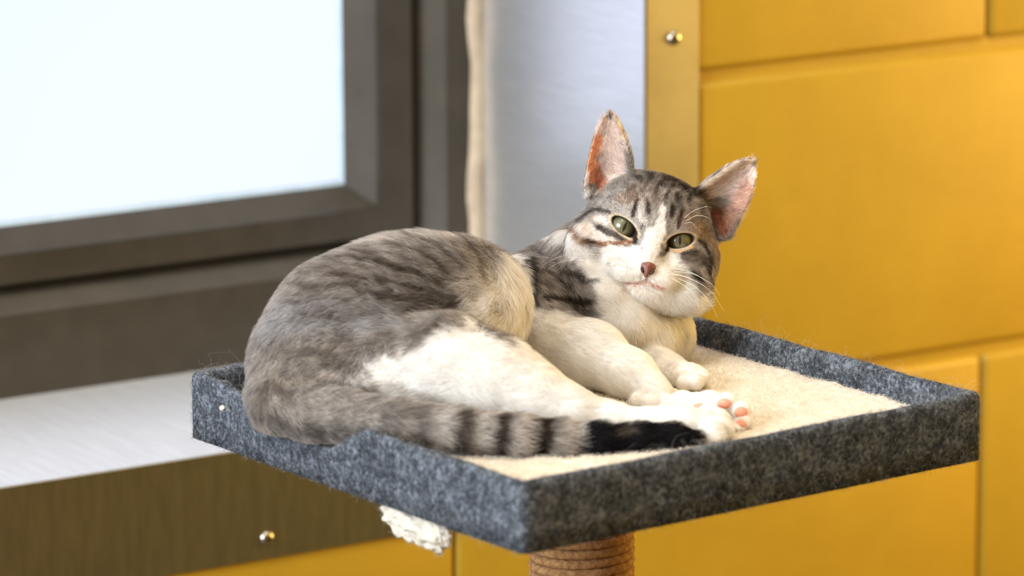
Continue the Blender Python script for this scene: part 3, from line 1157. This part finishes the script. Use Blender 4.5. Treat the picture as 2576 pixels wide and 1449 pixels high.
# left cheek
paint(lin((232, 220, 210)), [(1470, 575), (1500, 590), (1530, 600)], 20, .7, .95)
paint(lin((232, 220, 210)), [(1505, 550), (1520, 560)], 10, .8, .8)
paint(DARK, [(1546, 545), (1530, 533), (1505, 527), (1480, 535), (1462, 550)], 6.5, .8, .85)
paint(MID, [(1455, 530), (1480, 505), (1510, 492)], 10, .9, .6)
paint(DARK, [(1586, 603), (1560, 597), (1530, 585), (1508, 572)], 9, .8, .9)
paint(BROWN, [(1441, 572), (1452, 596), (1475, 606), (1516, 615), (1560, 614), (1585, 610)], 7, .8, .9)
paint(DARK, [(1480, 605), (1498, 611)], 6, .8, .8)
# right cheek
paint(MID, [(1720, 642), (1755, 640), (1780, 660)], 14, .8, .85)
paint(DARK, [(1750, 600), (1772, 614), (1786, 655), (1786, 705), (1794, 735)], 6, .8, .9)
paint(DARK, [(1720, 636), (1750, 636)], 6, .8, .7)
paint(DARK, [(1743, 686), (1766, 702)], 7, .8, .9)
paint(PALE, [(1765, 675), (1775, 710)], 8, .9, .8)
# blaze, muzzle, chin
for pts, w_ in (([(1667, 528), (1663, 560)], 11), ([(1662, 560), (1652, 590)], 16), ([(1650, 590), (1632, 640)], 26), ([(1600, 640), (1560, 640), (1530, 640)], 22),
                ([(1590, 680), (1570, 665)], 40), ([(1625, 690), (1680, 690)], 44), ([(1700, 690), (1720, 720)], 30), ([(1640, 735), (1720, 760)], 40), ([(1760, 765)], 28),
                ([(1560, 690), (1600, 740)], 34), ([(1690, 660)], 26)):
    paint(WHITE, pts, w_, 0.4)
paint(lin((236, 200, 186)), [(1575, 712), (1600, 714), (1626, 708), (1645, 718), (1664, 726)], 6, 1.0, .7)
paint(lin((178, 120, 108)), [(1566, 708), (1585, 711), (1604, 711), (1624, 704), (1640, 713), (1652, 719), (1668, 726)], 2.0, 1.0, .75)
paint(lin((110, 62, 54)), [(1626, 692), (1625, 704)], 2.0, 0.9, .9)
for a_, b_ in (((1540, 650), (1580, 660)), ((1545, 668), (1585, 674)), ((1690, 680), (1735, 684)), ((1695, 692), (1745, 700))):
    paint(lin((200, 186, 172)), [a_, b_], 2.2, 1.0, .5)
paint(WHITE, [(1402, 594), (1420, 576), (1436, 562)], 18, .6)
# ears: bare pink and painted shine-through glow towards the outer side, pale fur inside, dark tips
FUZZ = lin((238, 222, 214))
paint(FUZZ, [(1535, 325), (1545, 380), (1550, 430)], 42, .5, .9)
paint(FUZZ, [(1800, 465), (1880, 430), (1855, 480)], 40, .5, .9)
paint(EARPINK_GLOW, [(1497, 360), (1487, 410), (1490, 445)], 20, .8, .9, bare=.7)  # light shining through the thin ear edge, painted into the pink
paint(lin((168, 106, 76)), [(1505, 440), (1518, 475)], 17, 1.0, .85, bare=.7)
paint(lin((212, 166, 142)), [(1872, 480), (1850, 520), (1820, 560)], 24, 1.0, .65, bare=.4)
paint(lin((150, 88, 68)), [(1800, 540), (1818, 575)], 16, 1.0, .75, bare=.6)
paint(lin((222, 202, 168)), [(1556, 312), (1584, 370), (1606, 430)], 7, .8, .8)
paint(lin((238, 226, 212)), [(1762, 474), (1825, 428), (1885, 412)], 9, .8, .9)
paint(WHITE, [(1476, 440), (1478, 490)], 7, .8, .8)
paint(DARK, [(1538, 296)], 8, .9, .8)
paint(DARK, [(1900, 414)], 9, .9, .8)
loc_h = np.stack([((wv_ - CAM) @ RT - HC[0]), ((wv_ - CAM) @ UP - HC[1]), ((wv_ - CAM) @ FW - HC[2])], 1) @ HR / HS
crown = np.clip((loc_h[:, 1] - 62) / 50, 0, 1) * np.clip((110 - np.abs(loc_h[:, 0] - 15)) / 40, 0, 1) * (np.abs(loc_h[:, 2]) < 200)
crown *= np.clip((vnoise(wv_ * 330, 11) * .6 + vnoise(wv_ * 800, 12) * .4 - .46) / .14, 0, 1) * .8
col = col * (1 - crown[:, None]) + DARK * crown[:, None]
# eye rims: pale ring, dark liner, dark inner corner
EYEC = [hv(-73, 0, -36), hv(73, 0, -36)]
for s in (-1, 1):
    ang = math.radians(25 * s)
    qx, qy = loc_h[:, 0] - 73 * s, loc_h[:, 1]
    ux, uy = qx * math.cos(ang) + qy * math.sin(ang), -qx * math.sin(ang) + qy * math.cos(ang)
    e = np.sqrt((ux / 34.5) ** 2 + (uy / 17) ** 2)
    front = (loc_h[:, 2] > -70)
    t = np.clip((1.45 - e) / .2, 0, 1) * front * .6
    col[:] = col * (1 - t[:, None]) + lin((226, 206, 176)) * t[:, None]
    t = np.clip((1.17 - e) / .1, 0, 1) * front
    col[:] = col * (1 - t[:, None]) + lin((38, 30, 26)) * t[:, None]
    skin[:] = np.maximum(skin, np.clip((1.18 - e) / .1, 0, 1) * front)
paint(lin((44, 34, 30)), [(1596, 590), (1598, 608)], 8, .7, 1, bare=.8)
paint(lin((224, 190, 150)), [(1545, 568), (1562, 586), (1584, 602)], 2.6, .9, .9)
paint(lin((226, 190, 146)), [(1690, 631), (1715, 632), (1742, 620)], 2.6, .9, .9)
paint(lin((44, 34, 30)), [(1681, 618), (1678, 630)], 6, .7, 1, bare=.8)

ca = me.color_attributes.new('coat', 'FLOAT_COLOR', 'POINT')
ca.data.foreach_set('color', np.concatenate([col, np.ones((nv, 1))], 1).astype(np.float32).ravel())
m, nt, b = new_mat('cat_skin')
at = nt.nodes.new('ShaderNodeAttribute')
at.attribute_name = 'coat'
nt.links.new(at.outputs['Color'], b.inputs['Base Color'])
b.inputs['Roughness'].default_value = 0.8
b.inputs['Specular IOR Level'].default_value = 0.15
b.inputs['Subsurface Weight'].default_value = 0.25
b.inputs['Subsurface Radius'].default_value = (0.004, 0.002, 0.0015)
b.inputs['Subsurface Scale'].default_value = 0.5
me.materials.append(m)

# ------------------------------------------------------------------ eyes, nose, pads, whiskers
HRW = np.stack([RT, UP, FW], 1) @ HR                    # head axes in the world


def eye_mesh():
    bm = bmesh.new()
    bmesh.ops.create_uvsphere(bm, u_segments=40, v_segments=28, radius=1.0)
    for v in bm.verts:
        rr = math.hypot(v.co.x, v.co.y)
        if v.co.z > 0 and rr < .72:
            v.co.z += 0.07 * (1 - (rr / .72) ** 2)
    return bm


m, nt, b = new_mat('cat_eye')
tc = nt.nodes.new('ShaderNodeTexCoord')
sep = nt.nodes.new('ShaderNodeSeparateXYZ')
nt.links.new(tc.outputs['Object'], sep.inputs[0])


def mth(op, a, b_=None, c=None):
    n = nt.nodes.new('ShaderNodeMath')
    n.operation = op
    for i, v in enumerate((a, b_, c)):
        if v is None:
            continue
        if isinstance(v, (int, float)):
            n.inputs[i].default_value = v
        else:
            nt.links.new(v, n.inputs[i])
    return n.outputs[0]


rad2 = mth('SQRT', mth('ADD', mth('MULTIPLY', sep.outputs[0], sep.outputs[0]), mth('MULTIPLY', sep.outputs[1], sep.outputs[1])))
iris_n = noise(nt, 9, 4, 0.7)
rr = mth('ADD', rad2, mth('MULTIPLY', mth('SUBTRACT', iris_n.outputs['Fac'], .5), .10))
iris = ramp(nt, rr, [(0.0, srgb(80, 80, 54)), (0.40, srgb(98, 96, 70)), (0.72, srgb(86, 84, 58)), (0.88, srgb(44, 40, 30)), (0.97, srgb(18, 15, 13))])
py2 = mth('DIVIDE', sep.outputs[1], 0.40)
slit = mth('SUBTRACT', mth('MULTIPLY', mth('SUBTRACT', 1.0, mth('MULTIPLY', py2, py2)), 0.085), mth('ABSOLUTE', sep.outputs[0]))
pup = ramp(nt, mth('MULTIPLY_ADD', slit, 14.0, 0.5), [(0.35, (0, 0, 0, 1)), (0.65, (1, 1, 1, 1))])
mix = nt.nodes.new('ShaderNodeMix')
mix.data_type = 'RGBA'
nt.links.new(pup.outputs[0], mix.inputs[0])
nt.links.new(iris.outputs[0], mix.inputs[6])
mix.inputs[7].default_value = (0.004, 0.004, 0.005, 1)
nt.links.new(mix.outputs[2], b.inputs['Base Color'])
b.inputs['Roughness'].default_value = 0.35
b.inputs['Coat Weight'].default_value = 1.0
b.inputs['Coat Roughness'].default_value = 0.03
M['eye'] = m
for s in (-1, 1):
    eo = mesh_obj('eye', eye_mesh(), M['eye'], cat)
    gaze = Vector(HRW[:, 2])
    up_ = Vector(HRW[:, 1])
    rt_ = Vector(HRW[:, 0])
    if s < 0:                                            # the slit leans with the eye
        rot = Matrix.Rotation(math.radians(-10), 3, gaze)
        up_, rt_ = rot @ up_, rot @ rt_
    else:
        rot = Matrix.Rotation(math.radians(12), 3, gaze)
        up_, rt_ = rot @ up_, rot @ rt_
    c_ = to_world(hv(s * 72, 0, -40))
    R_ = 40 * HS
    eo.matrix_world = Matrix(((rt_.x * R_, up_.x * R_, gaze.x * R_, c_[0]), (rt_.y * R_, up_.y * R_, gaze.y * R_, c_[1]),
                              (rt_.z * R_, up_.z * R_, gaze.z * R_, c_[2]), (0, 0, 0, 1)))
    eo['label'] = 'grey-green cat eye with a narrow slit pupil'


def headpt(x, y, z_):
    return Vector(to_world(hv(x, y, z_)))


M['nose'] = mat_noise('nose_leather', srgb(108, 62, 52), srgb(124, 74, 62), 500, 0.45, 0, 0.3, 0.0004)
M['nostril'] = mat_noise('nostril', srgb(44, 26, 22), srgb(56, 34, 28), 300, 0.6)
M['pad'] = mat_noise('paw_pad', srgb(226, 146, 122), srgb(238, 164, 140), 500, 0.6, 0, 0.3, 0.0004)
nh = hit(1629, 676)
nose_c = nh[0]
# nose: rounded triangle with a notch, domed
bm = bmesh.new()
outl = []
for i in range(40):
    a = 2 * math.pi * i / 40
    x, y = math.cos(a), math.sin(a)
    rx = 29 * (0.62 + 0.38 * max(-1, y * 1.15)) if y < 0.75 else 29 * (1.0 - .1 * (y - .75))
    outl.append((x * max(rx, 4), 18 * y if y > 0 else 23 * y))
rings = []
for f, dz in ((1.0, -4), (0.97, 2), (0.86, 6.5), (0.62, 9.5), (0.3, 11), (0.02, 11.5)):
    rings.append([(x * f, y * f, dz) for x, y in outl])
vs_ = [[bm.verts.new(nose_c + (Vector(HRW[:, 0]) * x + Vector(HRW[:, 1]) * y + Vector(HRW[:, 2]) * (dz - 1 - abs(x) * .26)) * HS) for x, y, dz in r_] for r_ in rings]
for a, b_ in zip(vs_[:-1], vs_[1:]):
    for j in range(40):
        bm.faces.new((a[j], a[(j + 1) % 40], b_[(j + 1) % 40], b_[j]))
bm.faces.new(vs_[-1])
bmesh.ops.recalc_face_normals(bm, faces=bm.faces[:])
nose = mesh_obj('nose', bm, M['nose'], cat)
nose['label'] = 'small brownish pink nose'
for s in (-1, 1):
    bm = bmesh.new()
    bmesh.ops.create_uvsphere(bm, u_segments=12, v_segments=8, radius=1)
    for v in bm.verts:
        x, y, z_ = v.co
        v.co = nose_c + (Vector(HRW[:, 0]) * (s * (13 + 3.5 * y) + x * 4.2) + Vector(HRW[:, 1]) * (-6 + y * 7.5) + Vector(HRW[:, 2]) * (4.5 + z_ * 3)) * HS
    mesh_obj('nostril', bm, M['nostril'], nose)
# toe pads of the far hind foot
for px, py, ra, rb in ((1821, 1015, 18, 13), (1864, 1037, 17, 14), (1864, 1068, 15, 12), (1758, 1021, 14, 8)):
    h_ = hit(px, py)
    if not h_:
        continue
    n_ = (h_[1] * .5 - Vector(FW) * .5 + Vector(RT) * .2).normalized()
    tx_ = (Vector(RT) - n_ * n_.dot(Vector(RT))).normalized()
    ty_ = n_.cross(tx_)
    bm = bmesh.new()
    bmesh.ops.create_uvsphere(bm, u_segments=20, v_segments=12, radius=1)
    for v in bm.verts:
        x, y, z_ = v.co
        v.co = h_[0] + (tx_ * x * ra + ty_ * y * rb + n_ * z_ * 8) * PXM
    mesh_obj('toe_pad', bm, M['pad'], cat)['label'] = 'pink toe pad'
m, nt, b = new_mat('whisker')
b.inputs['Base Color'].default_value = srgb(244, 236, 220)
b.inputs['Roughness'].default_value = 0.4
M['whisker'] = m


def whisker(pts, r0=0.0001, away=0.010):
    h_ = hit(*pts[0])
    if not h_:
        return
    d0 = (h_[0] - camv).length
    zz = (h_[0] - camv).dot(Vector(FW))
    P_ = []
    n = len(pts)
    for i, p in enumerate(pts):
        t = i / (n - 1)
        P_.append(np.array(to_world(V(p[0], p[1], zz - away * math.sin(t * 2.2) - .0005))))
    # smooth through the points
    Q = []
    for i in range(n - 1):
        p0, p1, p2, p3 = P_[max(i - 1, 0)], P_[i], P_[i + 1], P_[min(i + 2, n - 1)]
        for k in range(6):
            t = k / 6
            Q.append(.5 * (2 * p1 + (p2 - p0) * t + (2 * p0 - 5 * p1 + 4 * p2 - p3) * t * t + (3 * p1 - p0 - 3 * p2 + p3) * t ** 3))
    Q.append(P_[-1])
    bm = bmesh.new()
    tube(bm, Q, [r0 * (1 - .85 * i / len(Q)) for i in range(len(Q))], 5)
    mesh_obj('whisker', bm, M['whisker'], cat)


for pts in ([(1700, 690), (1745, 705), (1790, 735), (1822, 785)], [(1705, 700), (1750, 722), (1785, 760), (1805, 800)], [(1695, 683), (1745, 690), (1790, 715), (1812, 745)],
            [(1690, 700), (1730, 725), (1760, 760)], [(1700, 676), (1750, 690), (1795, 725)], [(1690, 690), (1725, 696), (1760, 710)],
            [(1560, 650), (1500, 640), (1430, 640), (1370, 665), (1352, 700)], [(1560, 660), (1500, 655), (1430, 655), (1385, 672), (1375, 690)],
            [(1555, 645), (1520, 628), (1490, 622)], [(1560, 668), (1535, 655), (1510, 650)],
            [(1722, 548), (1745, 530), (1775, 520), (1790, 522)], [(1725, 556), (1750, 543), (1775, 545), (1790, 556)], [(1722, 562), (1740, 560), (1752, 575)],
            [(1575, 530), (1560, 515), (1535, 505)], [(1580, 525), (1572, 505), (1556, 488)]):
    whisker(pts)

# ------------------------------------------------------------------ fur: short hair grown over the body
FLOW = [  # from, to, length in mm
    (1300, 640, 1200, 600, 9), (1290, 680, 1280, 740, 10), (1300, 740, 1285, 800, 9), (1150, 620, 1020, 605, 9), (1000, 620, 850, 680, 8), (1100, 720, 960, 720, 8),
    (850, 720, 720, 800, 7), (700, 760, 640, 880, 6), (900, 850, 760, 880, 6), (650, 900, 650, 1000, 6), (1150, 780, 1050, 800, 7), (1250, 790, 1170, 800, 8),
    (1230, 700, 1150, 720, 9), (1000, 800, 900, 820, 7), (760, 820, 690, 900, 6), (700, 1000, 740, 1050, 6),
    (960, 930, 1060, 940, 6), (1120, 900, 1260, 940, 6), (1300, 980, 1440, 1030, 5), (1500, 1045, 1780, 1060, 3), (1100, 840, 1000, 860, 6),
    (720, 1040, 800, 1050, 7), (900, 1055, 1050, 1072, 8), (1100, 1080, 1300, 1097, 8), (1350, 1102, 1500, 1105, 8), (1550, 1104, 1735, 1100, 6),
    (1360, 660, 1440, 720, 6), (1400, 740, 1480, 770, 6), (1340, 620, 1330, 700, 7), (1420, 580, 1420, 660, 8), (1450, 620, 1540, 720, 6), (1540, 740, 1600, 850, 6),
    (1660, 820, 1690, 890, 6), (1380, 840, 1500, 895, 5), (1520, 910, 1640, 985, 4), (1650, 985, 1680, 1005, 2.2), (1715, 940, 1775, 950, 2.2), (1700, 1005, 1850, 1030, 2.2),
    (1630, 660, 1648, 590, 1.6), (1650, 570, 1670, 490, 2.6), (1610, 560, 1600, 490, 2.6), (1680, 480, 1700, 450, 3.5), (1560, 640, 1500, 605, 3), (1520, 560, 1450, 570, 3.6),
    (1550, 520, 1500, 490, 3), (1690, 640, 1750, 625, 2.6), (1735, 560, 1790, 540, 3), (1780, 620, 1810, 680, 3.4), (1600, 690, 1560, 700, 2), (1660, 690, 1720, 710, 2.2),
    (1640, 730, 1645, 765, 2.6), (1710, 730, 1765, 768, 6), (1750, 765, 1772, 778, 7), (1530, 450, 1535, 340, 3), (1595, 420, 1540, 380, 5.5), (1590, 440, 1530, 420, 6), (1790, 500, 1860, 480, 5.5),
    (1770, 480, 1840, 450, 5), (1820, 560, 1840, 600, 4), (1480, 430, 1485, 370, 2.2), (1880, 450, 1895, 425, 2.2)]
fp, fd, fl = [], [], []
for x0, y0, x1, y1, L_ in FLOW:
    hs = [hit(x0 + (x1 - x0) * t, y0 + (y1 - y0) * t) for t in (0.05, 0.35, 0.65, 0.95)]
    d2 = Vector(RT) * (x1 - x0) - Vector(UP) * (y1 - y0)
    for h_ in hs:
        if h_:
            d_ = d2 - h_[1] * d2.dot(h_[1])
            if d_.length > 1e-6:
                fp.append(h_[0]); fd.append(d_.normalized()); fl.append(L_ / 1000)
fp, fd, fl = np.array(fp), np.array(fd), np.array(fl)

tri = np.concatenate([quads[:, [0, 1, 2]], quads[:, [0, 2, 3]]])
va, vb, vc = wv_[tri[:, 0]], wv_[tri[:, 1]], wv_[tri[:, 2]]
fn_ = np.cross(vb - va, vc - va)
ar = np.linalg.norm(fn_, axis=1) * .5
cen_ = (va + vb + vc) / 3
facing = (vn[tri[:, 0]] @ (-FW))
hd = np.linalg.norm(cen_ - to_world(HC), axis=1)
dens = np.where(facing > -0.35, 1.0, 0.45) * np.where(hd < 0.065, 1.9, 1.0) * (1 - 0.9 * skin[tri[:, 0]])
dens *= (cen_[:, 2] > MAT_Z + .001)
wgt = ar * dens
NH = 420000
pick = rng.choice(len(tri), NH, p=wgt / wgt.sum())
u1, u2 = rng.random(NH), rng.random(NH)
fl_ = u1 + u2 > 1
u1[fl_], u2[fl_] = 1 - u1[fl_], 1 - u2[fl_]
bw = np.stack([1 - u1 - u2, u1, u2], 1)
tp = tri[pick]
root = (wv_[tp] * bw[:, :, None]).sum(1)
nrm = (vn[tp] * bw[:, :, None]).sum(1)
nrm /= np.linalg.norm(nrm, axis=1)[:, None]
hcol = (col[tp] * bw[:, :, None]).sum(1)
hskin = (skin[tp] * bw).sum(1)
dirs_ = np.zeros((NH, 3)); lens = np.zeros(NH)
CH = 20000
for i in range(0, NH, CH):
    r_ = root[i:i + CH]
    d2 = ((r_[:, None, :] - fp[None]) ** 2).sum(2)
    w2 = 1.0 / (d2 + 4e-5) ** 2
    w2 /= w2.sum(1)[:, None]
    dirs_[i:i + CH] = w2 @ fd
    lens[i:i + CH] = w2 @ fl
dirs_ += 0.16 * rng.normal(size=(NH, 3))
# tufts: neighbouring hairs lean the same way
q = root * 420
dirs_ += 0.28 * np.stack([np.sin(q[:, 1] * 1.3 + 2 * np.sin(q[:, 2])), np.sin(q[:, 2] * 1.1 + 2 * np.sin(q[:, 0])), np.sin(q[:, 0] * 1.2 + 2 * np.sin(q[:, 1]))], 1)
for tipc, base_ in (((-172, 266, -82), (-123, 88, -92)), ((214, 240, -82), (140, 78, -92))):
    tw_ = to_world(hv(*tipc)); aw = tw_ - to_world(hv(*base_)); aw /= np.linalg.norm(aw)
    nt_ = np.linalg.norm(root - tw_, axis=1) < 13 * HS
    dirs_[nt_] = aw * 2 + .35 * rng.normal(size=(nt_.sum(), 3))
    lens[nt_] = .0048
tg = dirs_ - nrm * (dirs_ * nrm).sum(1)[:, None]
tg /= np.linalg.norm(tg, axis=1)[:, None] + 1e-9
lens *= rng.uniform(0.65, 1.15, NH)
lens *= 1 - .5 * hskin
lift = rng.uniform(0.32, 0.66, NH) + .22 * (lens > .0066)
# near the eyes keep it short and flat
for s in (-1, 1):
    ed = np.linalg.norm(root - to_world(hv(s * 73, 0, -10)), axis=1) / HS
    lens *= np.clip((ed - 24) / 60, 0.22, 1)
ts = np.array([0, .3, .65, 1.0])
pos = np.zeros((NH, 4, 3), np.float32)
for k, t in enumerate(ts):
    up_l = lift * (t - .55 * t * t)
    pos[:, k] = root + tg * (lens * t * .93)[:, None] + nrm * (lens * up_l)[:, None] - nrm * .0002 * (k == 0)
# nothing pokes through the fleece
pos[:, :, 2] = np.maximum(pos[:, :, 2], MAT_Z + .0004)
flk = (vnoise(root * 700, 5) - .5) * .55 + (vnoise(root * 1500, 6) - .5) * .45
var = 1 + 0.14 * rng.normal(size=NH) + 1.3 * flk
white = np.clip((hcol.min(1) - .45) / .3, 0, 1)
var = 1 + (np.clip(var, .3, 1.9) - 1) * (1 - .85 * white)
base = np.clip(hcol * var[:, None], 0.005, .93)
# agouti banding on the tabby hairs: dark base, pale band, darker tip
band = np.array([0.70, 1.0, 1.22, 1.0])
pcol = np.ones((NH, 4, 4), np.float32)
tipd = np.where(rng.random(NH) < .3, .5, 1.05)
for k in range(4):
    f = 1 + (band[k] - 1) * (1 - white)
    if k == 3:
        f = f * (1 + (tipd - 1) * (1 - white))
    pcol[:, k, :3] = np.clip(base * f[:, None], 0, .95)
hrad = np.where(hd[pick] < .065, .000042, .000058)
radii = (hrad[:, None] * np.array([1.0, .95, .7, .18])[None]).astype(np.float32)
M['fur'] = fibre_mat('cat_fur', 0.4)
fur = hair_object('fur', pos, radii, pcol, cat, M['fur'])
fur['label'] = 'short tabby and white fur over the body'
